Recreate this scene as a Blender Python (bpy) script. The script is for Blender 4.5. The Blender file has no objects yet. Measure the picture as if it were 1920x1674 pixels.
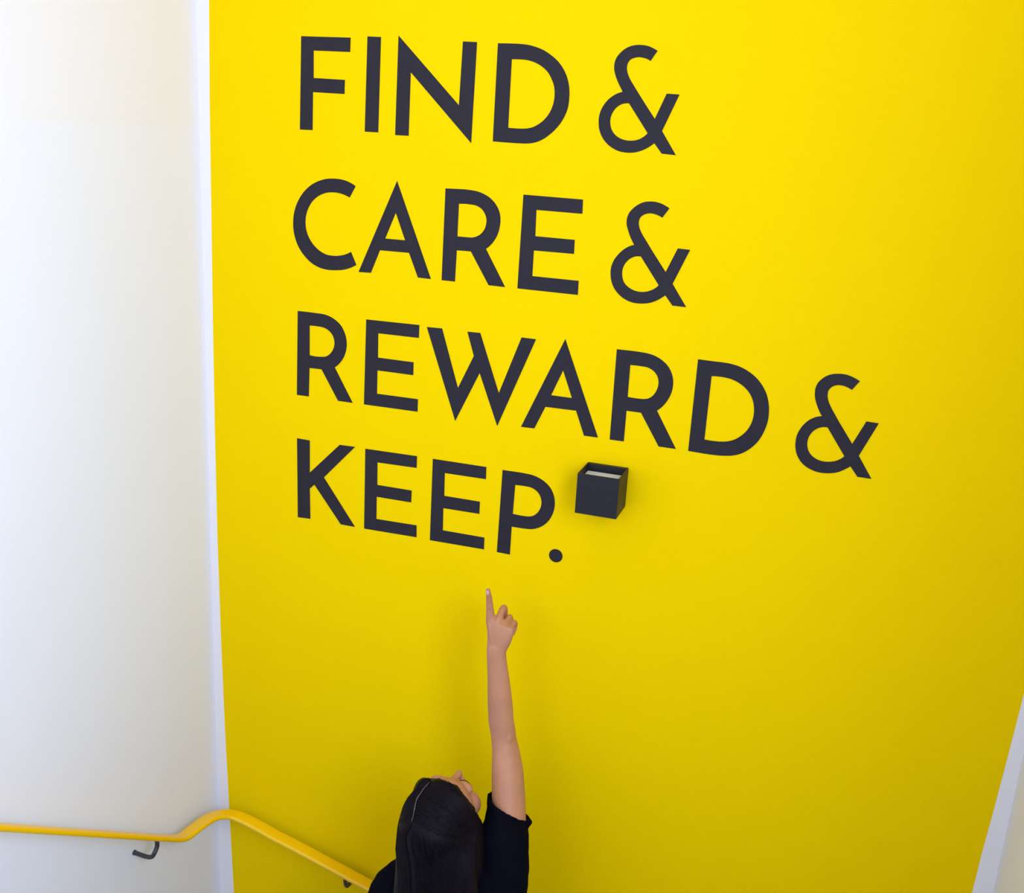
import bpy, bmesh, math, random
from mathutils import Vector, Matrix
from mathutils.bvhtree import BVHTree
random.seed(7)
SC = bpy.context.scene
COL = SC.collection
V = Vector

# ---------------------------------------------------------------- camera
cam_data = bpy.data.cameras.new('camera')
cam_data.sensor_fit = 'HORIZONTAL'
cam_data.sensor_width = 36.0
cam_data.lens = 1958.39 / 1920 * 36.0
cam_data.clip_start = 0.05
cam = bpy.data.objects.new('camera', cam_data)
COL.objects.link(cam)
cam.matrix_world = Matrix((
    (0.94815364, -0.1386942, 0.28595208, 1.12293),
    (0.31293335, 0.25037282, -0.91618021, -2.29158),
    (0.05547425, 0.95816354, 0.28079394, 2.98335),
    (0, 0, 0, 1)))
SC.camera = cam

# ---------------------------------------------------------------- world, lights, exposure
world = bpy.data.worlds.new('world')
SC.world = world
world.use_nodes = True
bg = world.node_tree.nodes['Background']
bg.inputs['Color'].default_value = (0.78, 0.88, 1.0, 1)
bg.inputs['Strength'].default_value = 1.0

def area(name, loc, target, sx, sy, power, color):
    ld = bpy.data.lights.new(name, 'AREA')
    ld.shape = 'RECTANGLE'; ld.size = sx; ld.size_y = sy
    ld.energy = power; ld.color = color
    o = bpy.data.objects.new(name, ld); COL.objects.link(o)
    o.location = loc
    o.rotation_euler = (V(target) - V(loc)).to_track_quat('-Z', 'Y').to_euler()
    return o
# daylight through an unseen roof light and two windows added to light the walls
area('skylight_daylight', (0.45, -1.35, 5.35), (0.45, -1.35, 0), 1.5, 1.5, 9, (1.0, 0.92, 0.80))
area('rear_window_fill', (0.25, -3.86, 3.45), (0.45, 0, 2.4), 1.1, 1.4, 27, (0.65, 0.79, 1.0))
area('side_window_fill', (1.80, -2.15, 3.10), (0.0, -2.0, 2.5), 1.2, 1.2, 63, (0.65, 0.79, 1.0))
SC.view_settings.view_transform = 'Standard'
SC.view_settings.look = 'None'
SC.view_settings.gamma = 1
SC.view_settings.use_curve_mapping = False
SC.view_settings.exposure = 0.0

# ---------------------------------------------------------------- helpers
def lin(c):
    return tuple((x / 255 / 12.92 if x / 255 <= 0.04045 else ((x / 255 + 0.055) / 1.055) ** 2.4) for x in c) + (1,)

def mat(name, rgb, rough=0.6, bump=0.0, bscale=400, var=0.0, vscale=6, metal=0.0, spec=0.5, sss=0.0, stretch=None):
    """rgb: linear base colour; soft variation and fine relief from noise."""
    m = bpy.data.materials.new(name); m.use_nodes = True
    nt = m.node_tree; b = nt.nodes['Principled BSDF']
    b.inputs['Base Color'].default_value = (*rgb[:3], 1)
    b.inputs['Roughness'].default_value = rough
    b.inputs['Metallic'].default_value = metal
    b.inputs['Specular IOR Level'].default_value = spec
    if sss:
        b.inputs['Subsurface Weight'].default_value = sss
        b.inputs['Subsurface Radius'].default_value = (0.012, 0.004, 0.002)
        b.inputs['Subsurface Scale'].default_value = 1.0
    tc = nt.nodes.new('ShaderNodeTexCoord'); src = tc.outputs['Object']
    if stretch:
        mp = nt.nodes.new('ShaderNodeMapping'); mp.inputs['Scale'].default_value = stretch
        nt.links.new(src, mp.inputs['Vector']); src = mp.outputs['Vector']
    if var:
        n = nt.nodes.new('ShaderNodeTexNoise'); n.inputs['Scale'].default_value = vscale; n.inputs['Detail'].default_value = 4
        mx = nt.nodes.new('ShaderNodeMix'); mx.data_type = 'RGBA'
        mx.inputs[6].default_value = (*[c * (1 - var) for c in rgb[:3]], 1)
        mx.inputs[7].default_value = (*[min(1, c * (1 + var)) for c in rgb[:3]], 1)
        nt.links.new(src, n.inputs['Vector']); nt.links.new(n.outputs['Fac'], mx.inputs[0])
        nt.links.new(mx.outputs[2], b.inputs['Base Color'])
    if bump:
        n2 = nt.nodes.new('ShaderNodeTexNoise'); n2.inputs['Scale'].default_value = bscale; n2.inputs['Detail'].default_value = 3
        bp = nt.nodes.new('ShaderNodeBump'); bp.inputs['Strength'].default_value = bump; bp.inputs['Distance'].default_value = 0.001
        nt.links.new(src, n2.inputs['Vector']); nt.links.new(n2.outputs['Fac'], bp.inputs['Height'])
        nt.links.new(bp.outputs['Normal'], b.inputs['Normal'])
    return m

M_YEL = mat('yellow_paint', (0.925, 0.622, 0.0), 0.6, 0.35, 260, 0.012, 9, spec=0.02)
M_WHITE = mat('white_paint', (0.87, 0.818, 0.825), 0.6, 0.3, 260, 0.01, 3, spec=0.3)
M_WALL = mat('pale_blue_white', (0.85, 0.855, 0.965), 0.6, 0.3, 260, 0.01, 3, spec=0.3)
M_WALL_UP = mat('warm_white', (0.86, 0.848, 0.925), 0.6, 0.3, 260, 0.01, 3, spec=0.3)
M_CREAM = mat('cream_paint', (0.82, 0.80, 0.78), 0.6, 0.3, 260, 0.01, 3, spec=0.3)
M_INK = mat('charcoal_lettering', (0.020, 0.0165, 0.024), 0.6, 0.35, 260, 0.1, 60, spec=0.2)
M_LAMP = mat('charcoal_powder_coat', (0.0115, 0.0098, 0.0145), 0.5, 0.5, 900, 0.1, 80, spec=0.3)
M_DIFF = mat('lamp_diffuser', (0.62, 0.64, 0.66), 0.35, 0.0, spec=0.5)
M_METAL = mat('lamp_reflector', (0.6, 0.6, 0.6), 0.3, metal=1.0)
M_RAIL = mat('yellow_rail_enamel', (0.93, 0.55, 0.0), 0.38, 0.05, 300, 0.02, 8, spec=0.5)
M_BRKT = mat('dark_bracket_steel', (0.03, 0.03, 0.04), 0.4, 0.1, 300, 0.1, 30)
M_FLOOR = mat('grey_stair_vinyl', (0.48, 0.53, 0.64), 0.5, 0.3, 300, 0.12, 25)
M_NOSE = mat('step_nosing', (0.05, 0.05, 0.055), 0.6, 0.3, 300, 0.1, 40)
M_GLASS = mat('window_glass', (0.9, 0.95, 1.0), 0.05)
M_GLASS.node_tree.nodes['Principled BSDF'].inputs['Transmission Weight'].default_value = 1.0

def link(name, me, m=None, parent=None):
    o = bpy.data.objects.new(name, me)
    if m is not None:
        if len(me.materials): me.materials.clear()
        for x in (m if isinstance(m, (list, tuple)) else [m]): me.materials.append(x)
    COL.objects.link(o)
    if parent is not None: o.parent = parent
    return o

def from_bm(name, bm, m, parent=None, smooth=False):
    bmesh.ops.recalc_face_normals(bm, faces=bm.faces)
    me = bpy.data.meshes.new(name); bm.to_mesh(me); bm.free()
    if smooth: me.polygons.foreach_set('use_smooth', [True] * len(me.polygons))
    return link(name, me, m, parent)

def box(bm, a, b, bev=0.0):
    r = bmesh.ops.create_cube(bm, size=1.0)
    c = (V(a) + V(b)) / 2; d = V(b) - V(a)
    for v in r['verts']: v.co = V((v.co.x * d.x, v.co.y * d.y, v.co.z * d.z)) + c
    if bev:
        es = {e for v in r['verts'] for e in v.link_edges}
        bmesh.ops.bevel(bm, geom=list(es), offset=bev, segments=2, profile=0.5, affect='EDGES')

def ring_loft(bm, rings, cap=True):
    vs = [[bm.verts.new(p) for p in r] for r in rings]
    n = len(vs[0])
    for a, b in zip(vs, vs[1:]):
        for i in range(n):
            bm.faces.new((a[i], a[(i + 1) % n], b[(i + 1) % n], b[i]))
    if cap:
        bm.faces.new(vs[0][::-1]); bm.faces.new(vs[-1])

def smooth_path(pts, k=6):
    """Catmull-Rom through tuples of numbers of any length."""
    P = [tuple(p) for p in pts]; n = len(P); out = []
    for i in range(n - 1):
        a, b, c, d = P[max(i - 1, 0)], P[i], P[i + 1], P[min(i + 2, n - 1)]
        for j in range(k):
            t = j / k
            out.append(tuple(0.5 * (2 * q + (r - p) * t + (2 * p - 5 * q + 4 * r - s) * t * t + (-p + 3 * q - 3 * r + s) * t ** 3)
                             for p, q, r, s in zip(a, b, c, d)))
    out.append(P[-1]); return out

def tube(bm, pts, up=(0, -1, 0), n=16, k=5, round_end=(True, True)):
    """pts: (x,y,z, half width, half depth); up = direction of the depth axis. Rounded ends."""
    S = smooth_path(pts, k)
    rings = []
    for i, s in enumerate(S):
        c = V(s[:3]); a = V(S[max(i - 1, 0)][:3]); b = V(S[min(i + 1, len(S) - 1)][:3])
        t = (b - a).normalized(); w = t.cross(V(up)).normalized(); d = w.cross(t).normalized()
        rings.append((c, t, w, d, s[3], s[4]))
    full = []
    def ring(c, w, d, rw, rd): return [c + w * (rw * math.cos(2 * math.pi * j / n)) + d * (rd * math.sin(2 * math.pi * j / n)) for j in range(n)]
    if round_end[0]:
        c, t, w, d, rw, rd = rings[0]
        for q in (80, 60, 40, 20):
            full.append(ring(c - t * (min(rw, rd) * math.sin(math.radians(q))), w, d, rw * math.cos(math.radians(q)), rd * math.cos(math.radians(q))))
    for c, t, w, d, rw, rd in rings: full.append(ring(c, w, d, rw, rd))
    if round_end[1]:
        c, t, w, d, rw, rd = rings[-1]
        for q in (20, 40, 60, 80):
            full.append(ring(c + t * (min(rw, rd) * math.sin(math.radians(q))), w, d, rw * math.cos(math.radians(q)), rd * math.cos(math.radians(q))))
    ring_loft(bm, full)

def ball(bm, c, r, M=None):
    r = r if isinstance(r, (tuple, list)) else (r, r, r)
    res = bmesh.ops.create_icosphere(bm, subdivisions=3, radius=1.0)
    for v in res['verts']:
        p = V((v.co.x * r[0], v.co.y * r[1], v.co.z * r[2])) + V(c)
        v.co = (M @ p) if M is not None else p

def remesh(name, bm, m, parent, voxel, smooth=4, noise=None, decimate=None):
    """union of the closed pieces of bm as one continuous skin"""
    bmesh.ops.recalc_face_normals(bm, faces=bm.faces)
    me = bpy.data.meshes.new(name + '_raw'); bm.to_mesh(me); bm.free()
    t = bpy.data.objects.new('tmp', me); COL.objects.link(t)
    r = t.modifiers.new('r', 'REMESH'); r.mode = 'VOXEL'; r.voxel_size = voxel
    if smooth:
        s = t.modifiers.new('s', 'SMOOTH'); s.factor = 0.5; s.iterations = smooth
    dg = bpy.context.evaluated_depsgraph_get()
    out = bpy.data.meshes.new_from_object(t.evaluated_get(dg))
    bpy.data.objects.remove(t); bpy.data.meshes.remove(me)
    if noise:
        nr = [v.normal.copy() for v in out.vertices]
        for v, q in zip(out.vertices, nr):
            v.co = v.co + q * noise(v.co)
    out.name = name
    out.polygons.foreach_set('use_smooth', [True] * len(out.polygons))
    return link(name, out, m, parent)

def empty(name, loc):
    o = bpy.data.objects.new(name, None); COL.objects.link(o); o.location = loc; o.empty_display_size = 0.1
    return o

def tag(o, label=None, cat=None, group=None, kind=None):
    if label: o['label'] = label
    if cat: o['category'] = cat
    if group: o['group'] = group
    if kind: o['kind'] = kind
    return o

def adopt(o, parent):
    """parent with the child kept where it stands"""
    o.parent = parent; o.matrix_parent_inverse = Matrix.Translation(parent.location).inverted()
    return o

# ================================================================ THE STAIRWELL
XL, XR, YF, ZC = -0.437, 1.627, -3.80, 5.30
# back wall: yellow field painted between two unpainted white margins
EDGE_L = [(-0.4014, 5.30), (-0.4014, 3.2602), (-0.4068, 3.0208), (-0.4096, 2.7678), (-0.4131, 2.5), (-0.4153, 2.2162), (-0.4158, 1.9152), (-0.4124, 1.5959), (-0.4076, 1.3435), (-0.3998, 1.0796), (-0.3898, 0.7573), (-0.3898, 0.0)]
EDGE_R = [(1.603, 5.30), (1.603, 1.8936), (1.5976, 1.7244), (1.5927, 1.5906), (1.5879, 1.4852), (1.5849, 1.3723), (1.5849, 0.0)]
def at_z(E, z):
    for (x0, z0), (x1, z1) in zip(E, E[1:]):
        if z1 <= z <= z0: return x0 + (x1 - x0) * ((z0 - z) / (z0 - z1) if z0 != z1 else 0)
    return E[-1][0]
bm = bmesh.new()
zs = sorted({z for _, z in EDGE_L + EDGE_R}, reverse=True)
rows = [[bm.verts.new((x, 0, z)) for x in (XL - 0.15, at_z(EDGE_L, z), at_z(EDGE_R, z), XR + 0.15)] for z in zs]
fr = []
for a, b in zip(rows, rows[1:]):
    for i in range(3):
        f = bm.faces.new((a[i], b[i], b[i + 1], a[i + 1])); f.material_index = 1 if i == 1 else 0; fr.append(f)
ex = bmesh.ops.extrude_face_region(bm, geom=fr)
for v in [g for g in ex['geom'] if isinstance(g, bmesh.types.BMVert)]: v.co.y += 0.15
o = from_bm('wall_back', bm, [M_WHITE, M_YEL]); tag(o, 'bright yellow painted stairwell wall with narrow white margins', kind='structure')

def slab(name, a, b, m, label=None, holes=None):
    bm = bmesh.new(); box(bm, a, b)
    o = from_bm(name, bm, m)
    return tag(o, label, kind='structure')
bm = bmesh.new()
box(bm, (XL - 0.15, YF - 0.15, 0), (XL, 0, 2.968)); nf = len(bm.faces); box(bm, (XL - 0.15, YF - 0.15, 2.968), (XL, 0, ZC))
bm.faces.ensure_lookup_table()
for f in bm.faces[nf:]: f.material_index = 1  # upper part a slightly warmer white than the lower
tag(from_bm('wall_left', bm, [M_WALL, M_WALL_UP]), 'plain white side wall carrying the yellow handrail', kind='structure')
vy0, vy1, vz0, vz1 = -3.10, -1.40, 2.05, 3.85  # unseen side window opening, added to light the left wall
bm = bmesh.new()
box(bm, (XR, YF - 0.15, 0), (XR + 0.15, vy0, ZC)); box(bm, (XR, vy1, 0), (XR + 0.15, 0, ZC))
box(bm, (XR, vy0, 0), (XR + 0.15, vy1, vz0)); box(bm, (XR, vy0, vz1), (XR + 0.15, vy1, ZC))
tag(from_bm('wall_right', bm, M_CREAM), 'pale cream side wall at the lower right corner', kind='structure')
bm = bmesh.new()
for a, b in (((vy0, vz0), (vy0 + .05, vz1)), ((vy1 - .05, vz0), (vy1, vz1)), ((vy0 + .05, vz0), (vy1 - .05, vz0 + .05)), ((vy0 + .05, vz1 - .05), (vy1 - .05, vz1)), ((-2.27, vz0 + .05), (-2.23, vz1 - .05))):
    box(bm, (XR + 0.04, a[0], a[1]), (XR + 0.09, b[0], b[1]))
tag(from_bm('added_side_window', bm, M_WHITE), kind='structure')
slab('floor', (XL - 0.15, YF - 0.15, -0.15), (XR + 0.15, 0.15, 0), M_FLOOR)
# ceiling with a roof light opening
bm = bmesh.new()
sx0, sx1, sy0, sy1 = -0.30, 1.20, -2.10, -0.60
box(bm, (XL - 0.15, YF - 0.15, ZC), (sx0, 0.15, ZC + 0.2)); box(bm, (sx1, YF - 0.15, ZC), (XR + 0.15, 0.15, ZC + 0.2))
box(bm, (sx0, YF - 0.15, ZC), (sx1, sy0, ZC + 0.2)); box(bm, (sx0, sy1, ZC), (sx1, 0.15, ZC + 0.2))
tag(from_bm('ceiling', bm, M_WHITE), kind='structure')
# wall behind the camera with a tall window added for fill light
wx0, wx1, wz0, wz1 = -0.35, 0.85, 2.70, 4.20
bm = bmesh.new()
box(bm, (XL - 0.15, YF - 0.15, 0), (wx0, YF, ZC)); box(bm, (wx1, YF - 0.15, 0), (XR + 0.15, YF, ZC))
box(bm, (wx0, YF - 0.15, 0), (wx1, YF, wz0)); box(bm, (wx0, YF - 0.15, wz1), (wx1, YF, ZC))
tag(from_bm('wall_front', bm, M_WHITE), kind='structure')
bm = bmesh.new()
for a, b in (((wx0, wz0), (wx0 + .05, wz1)), ((wx1 - .05, wz0), (wx1, wz1)), ((wx0 + .05, wz0), (wx1 - .05, wz0 + .05)), ((wx0 + .05, wz1 - .05), (wx1 - .05, wz1)), ((0.23, wz0 + .05), (0.27, wz1 - .05))):
    box(bm, (a[0], YF - 0.09, a[1]), (b[0], YF - 0.04, b[1]))
tag(from_bm('added_rear_window', bm, M_WHITE), kind='structure')

# stairs coming down from the camera's level to the landing
st = tag(empty('stairs', (0, -0.55, 0)), 'grey stair flight down to the landing', kind='structure')
for i in range(9):
    y1 = -0.55 - 0.23 * i; bm = bmesh.new()
    box(bm, (XL + 0.001, max(YF + 0.001, y1 - 0.23) if i < 8 else YF + 0.001, 0.0), (XR - 0.001, y1, 0.165 * (i + 1)))
    s = adopt(from_bm('step', bm, M_FLOOR), st)
    bm = bmesh.new(); box(bm, (XL + 0.002, y1 - 0.05, 0.165 * (i + 1)), (XR - 0.002, y1 + 0.004, 0.165 * (i + 1) + 0.004))
    nz = from_bm('nosing', bm, M_NOSE); nz.parent = s; nz.matrix_parent_inverse = Matrix.Identity(4)

# ================================================================ LETTERING ON THE WALL
LETTERS = [
('F',0,'-1577,31865 -317,31865 -324,31558 -1255,31563 -1254,30965 -450,30952 -457,30643 -1270,30653 -1279,29803 -1614,29801'),
('I',0,'104,31902 439,31897 415,29837 72,29838'),
('N',0,'868,31939 2377,30519 2413,31855 2744,31851 2707,29721 1189,31174 1179,29801 841,29802'),
('D',0,'3228,31840 3363,31841 3497,31843 3631,31843 3764,31838 3803,31836 3841,31834 3879,31830 3917,31826 3956,31820 3994,31813 4032,31804 4070,31795 4117,31783 4164,31769 4210,31754 4255,31737 4299,31717 4342,31695 4385,31672 4426,31647 4471,31619 4516,31589 4559,31557 4599,31524 4639,31486 4677,31445 4713,31403 4745,31359 4776,31313 4803,31265 4828,31216 4849,31166 4868,31113 4883,31059 4896,31005 4905,30950 4910,30906 4914,30861 4915,30817 4915,30772 4914,30717 4911,30661 4904,30605 4894,30551 4880,30501 4862,30451 4841,30402 4818,30354 4791,30305 4762,30257 4729,30211 4695,30167 4656,30122 4614,30078 4570,30036 4524,29997 4479,29961 4433,29927 4384,29895 4333,29867 4286,29846 4238,29828 4188,29812 4137,29800 4099,29793 4061,29788 4022,29785 3983,29782 3944,29780 3906,29779 3867,29779 3828,29779 3676,29779 3524,29781 3371,29784 3218,29787|3565,31522 3612,31524 3659,31525 3706,31525 3753,31525 3799,31524 3845,31522 3891,31519 3937,31513 3976,31505 4015,31497 4053,31486 4091,31474 4131,31459 4171,31441 4210,31422 4247,31401 4285,31377 4323,31351 4358,31323 4390,31293 4419,31261 4444,31226 4468,31190 4490,31153 4510,31117 4528,31080 4544,31043 4558,31005 4567,30965 4574,30924 4579,30882 4581,30841 4582,30796 4581,30751 4576,30706 4569,30661 4559,30618 4546,30575 4531,30533 4513,30493 4491,30451 4467,30411 4439,30372 4409,30335 4377,30300 4342,30267 4304,30237 4265,30209 4230,30186 4193,30166 4155,30147 4116,30131 4083,30121 4048,30113 4014,30106 3979,30100 3944,30097 3910,30095 3875,30093 3840,30092 3771,30091 3702,30091 3633,30093 3564,30097'),
('&',0,'6749,31787 6723,31800 6697,31813 6670,31826 6643,31837 6616,31848 6589,31858 6562,31867 6534,31875 6507,31880 6480,31885 6453,31888 6426,31890 6399,31891 6373,31892 6346,31891 6319,31890 6289,31887 6259,31883 6229,31877 6199,31870 6168,31860 6138,31849 6109,31836 6081,31821 6054,31804 6028,31786 6003,31765 5980,31744 5956,31720 5934,31695 5914,31669 5896,31642 5883,31616 5872,31589 5862,31562 5856,31534 5852,31506 5850,31477 5851,31448 5853,31420 5858,31387 5866,31355 5876,31323 5887,31292 5902,31256 5918,31220 5935,31185 5954,31151 5969,31124 5985,31097 6001,31071 6017,31045 6032,31021 6047,30998 6062,30974 6077,30951 6047,30942 6017,30932 5987,30921 5959,30908 5928,30893 5897,30875 5868,30856 5840,30835 5813,30813 5786,30789 5762,30763 5739,30737 5715,30705 5693,30672 5673,30637 5655,30602 5641,30569 5629,30536 5619,30502 5611,30468 5605,30428 5602,30387 5603,30346 5605,30305 5609,30269 5615,30232 5622,30195 5633,30159 5647,30122 5663,30085 5682,30049 5703,30014 5726,29982 5752,29951 5779,29921 5809,29894 5843,29864 5881,29837 5920,29812 5960,29790 5999,29772 6040,29756 6081,29743 6123,29732 6166,29725 6210,29720 6254,29717 6298,29717 6337,29718 6376,29721 6415,29726 6453,29733 6492,29742 6530,29754 6568,29767 6605,29781 6643,29799 6681,29819 6717,29840 6753,29863 6779,29882 6804,29901 6829,29921 6853,29942 7030,29739 7336,29725 6995,30198 7293,30945 7021,30951 6816,30436 6694,30589 6572,30741 6452,30895 6334,31050 6297,31098 6260,31146 6225,31195 6193,31245 6178,31273 6164,31301 6152,31329 6142,31358 6136,31382 6131,31407 6128,31432 6128,31457 6130,31479 6134,31502 6140,31523 6148,31543 6159,31559 6171,31575 6185,31589 6200,31601 6218,31613 6239,31621 6260,31629 6281,31635 6303,31641 6326,31645 6349,31648 6372,31649 6399,31648 6426,31646 6453,31641 6480,31635 6500,31631 6520,31626 6539,31620 6558,31612 6574,31606 6589,31598 6604,31590 6619,31582|6237,30721 6690,30139 6672,30118 6652,30098 6632,30079 6610,30061 6583,30042 6553,30025 6523,30009 6492,29996 6455,29985 6416,29976 6377,29971 6338,29968 6299,29967 6259,29968 6219,29973 6180,29980 6142,29990 6104,30004 6068,30020 6034,30039 6002,30061 5972,30086 5945,30114 5922,30144 5904,30174 5888,30207 5876,30240 5867,30274 5862,30303 5858,30332 5857,30362 5859,30391 5863,30421 5870,30452 5880,30481 5891,30510 5904,30536 5919,30561 5935,30585 5953,30607 5976,30631 6001,30652 6028,30671 6056,30688 6078,30697 6100,30706 6123,30713 6147,30718 6169,30721 6192,30722 6214,30723'),
('C',1,'-143,28595 -169,28611 -196,28626 -224,28640 -252,28653 -287,28668 -322,28681 -358,28693 -395,28703 -438,28713 -481,28720 -525,28726 -570,28730 -613,28732 -657,28733 -701,28733 -745,28731 -788,28728 -833,28725 -877,28719 -920,28712 -965,28701 -1009,28689 -1053,28674 -1096,28658 -1142,28640 -1187,28619 -1231,28597 -1273,28573 -1321,28542 -1366,28508 -1410,28472 -1451,28434 -1492,28394 -1530,28351 -1565,28307 -1598,28262 -1629,28215 -1656,28168 -1682,28119 -1705,28069 -1726,28019 -1745,27968 -1761,27916 -1775,27864 -1785,27810 -1793,27756 -1798,27701 -1800,27647 -1801,27592 -1800,27538 -1796,27484 -1789,27431 -1779,27377 -1766,27323 -1751,27270 -1732,27218 -1711,27167 -1688,27117 -1662,27069 -1633,27022 -1600,26975 -1564,26930 -1525,26886 -1484,26845 -1442,26805 -1398,26767 -1351,26732 -1302,26700 -1252,26672 -1199,26648 -1144,26626 -1088,26609 -1032,26595 -975,26585 -916,26578 -858,26574 -801,26573 -744,26575 -686,26579 -629,26584 -576,26590 -523,26597 -470,26606 -418,26618 -373,26630 -329,26645 -285,26662 -241,26680 -204,26698 -167,26717 -131,26738 -96,26759 -242,27058 -274,27039 -306,27021 -340,27005 -374,26990 -414,26976 -454,26963 -494,26953 -535,26944 -576,26936 -616,26930 -657,26926 -697,26924 -743,26923 -788,26924 -833,26927 -877,26933 -924,26944 -970,26959 -1014,26977 -1057,26998 -1101,27023 -1143,27051 -1183,27082 -1221,27114 -1258,27150 -1292,27189 -1324,27229 -1353,27270 -1377,27312 -1400,27355 -1419,27399 -1435,27444 -1448,27493 -1458,27542 -1465,27593 -1468,27643 -1467,27694 -1464,27744 -1457,27795 -1446,27845 -1434,27890 -1418,27935 -1399,27979 -1378,28021 -1352,28067 -1324,28111 -1292,28154 -1256,28193 -1220,28228 -1180,28260 -1139,28291 -1095,28317 -1056,28337 -1017,28355 -976,28371 -934,28385 -887,28396 -839,28405 -790,28411 -742,28414 -702,28415 -662,28415 -622,28412 -582,28408 -546,28403 -510,28396 -474,28388 -439,28379 -402,28367 -365,28354 -330,28339 -295,28323'),
('A',1,'918,28784 1844,26600 1512,26605 1267,27162 518,27159 291,26606 -36,26597|904,28059 1159,27445 646,27444'),
('R',1,'2129,28696 2290,28699 2451,28704 2610,28706 2768,28697 2807,28693 2846,28690 2885,28685 2923,28678 2963,28668 3002,28657 3041,28644 3079,28629 3120,28611 3161,28591 3200,28569 3237,28544 3272,28517 3305,28488 3337,28457 3366,28424 3390,28392 3412,28359 3432,28324 3449,28289 3465,28249 3477,28207 3486,28165 3492,28122 3495,28083 3495,28044 3494,28005 3490,27966 3484,27922 3477,27878 3466,27834 3454,27792 3438,27750 3421,27708 3400,27667 3378,27628 3355,27594 3331,27560 3305,27528 3277,27497 3254,27475 3230,27453 3206,27433 3180,27413 3691,26586 3285,26592 2813,27325 2466,27321 2451,26598 2115,26599|2472,28375 2542,28381 2612,28384 2682,28383 2752,28380 2787,28378 2823,28376 2858,28372 2892,28365 2926,28354 2958,28341 2990,28325 3018,28307 3045,28286 3068,28261 3090,28235 3108,28207 3125,28178 3138,28147 3149,28115 3156,28083 3160,28051 3160,28019 3157,27986 3152,27954 3146,27924 3137,27894 3126,27864 3112,27836 3095,27810 3076,27784 3055,27759 3032,27737 3008,27717 2982,27700 2954,27684 2926,27671 2900,27661 2873,27654 2845,27648 2818,27643 2787,27640 2756,27640 2724,27640 2693,27641 2637,27640 2580,27640 2524,27640 2468,27641'),
('E',1,'4005,28685 5385,28672 5394,28365 4330,28372 4342,27795 5263,27787 5267,27477 4327,27475 4328,26898 5421,26892 5425,26575 3988,26585'),
('&',1,'7310,28621 7285,28636 7259,28650 7232,28663 7205,28676 7179,28687 7152,28698 7125,28707 7097,28715 7067,28723 7037,28728 7006,28733 6976,28736 6946,28737 6916,28737 6886,28736 6856,28733 6826,28730 6796,28725 6767,28719 6738,28710 6708,28699 6679,28685 6650,28669 6623,28652 6595,28632 6567,28611 6541,28588 6517,28564 6494,28539 6472,28513 6452,28485 6436,28456 6423,28428 6413,28398 6406,28367 6400,28336 6398,28307 6398,28278 6399,28248 6403,28219 6411,28186 6422,28154 6435,28122 6448,28090 6464,28050 6482,28011 6500,27972 6520,27933 6541,27896 6563,27860 6586,27824 6610,27789 6581,27781 6553,27771 6525,27759 6499,27746 6466,27728 6434,27707 6404,27685 6375,27661 6347,27635 6319,27607 6294,27578 6269,27548 6244,27514 6221,27479 6199,27443 6181,27405 6165,27366 6152,27326 6142,27284 6135,27243 6133,27205 6132,27168 6135,27130 6139,27092 6144,27054 6152,27017 6161,26979 6173,26943 6188,26905 6206,26868 6226,26832 6248,26798 6274,26764 6304,26731 6335,26701 6368,26672 6403,26646 6439,26621 6477,26599 6516,26580 6559,26563 6602,26548 6647,26537 6692,26528 6738,26523 6785,26521 6832,26521 6878,26524 6920,26528 6962,26534 7004,26541 7045,26551 7087,26564 7128,26580 7169,26598 7208,26618 7237,26635 7266,26654 7295,26674 7322,26694 7342,26709 7362,26725 7381,26741 7400,26757 7577,26549 7883,26545 7536,27023 7842,27783 7572,27791 7358,27263 7236,27419 7114,27574 6993,27730 6875,27888 6841,27933 6807,27977 6774,28022 6744,28069 6728,28097 6713,28124 6699,28153 6688,28182 6680,28211 6673,28240 6670,28269 6670,28298 6673,28319 6679,28341 6686,28361 6696,28380 6709,28399 6725,28415 6744,28430 6763,28444 6780,28453 6798,28461 6816,28468 6835,28474 6853,28478 6872,28481 6891,28484 6909,28485 6936,28485 6963,28483 6989,28479 7016,28474 7037,28468 7059,28462 7080,28455 7101,28447 7119,28439 7138,28431 7156,28422 7174,28413|6781,27551 7233,26963 7211,26939 7188,26916 7163,26895 7137,26875 7110,26857 7081,26841 7051,26827 7021,26814 6988,26803 6954,26794 6920,26788 6885,26783 6847,26781 6807,26781 6768,26785 6730,26791 6693,26800 6656,26813 6620,26828 6586,26845 6554,26865 6523,26888 6494,26913 6469,26941 6449,26970 6432,27003 6419,27037 6408,27071 6403,27097 6399,27123 6397,27149 6396,27176 6397,27207 6401,27238 6406,27268 6415,27298 6426,27327 6440,27355 6456,27383 6475,27408 6493,27431 6514,27453 6536,27473 6560,27491 6584,27506 6609,27519 6636,27531 6663,27540 6691,27546 6721,27551 6751,27552'),
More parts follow.
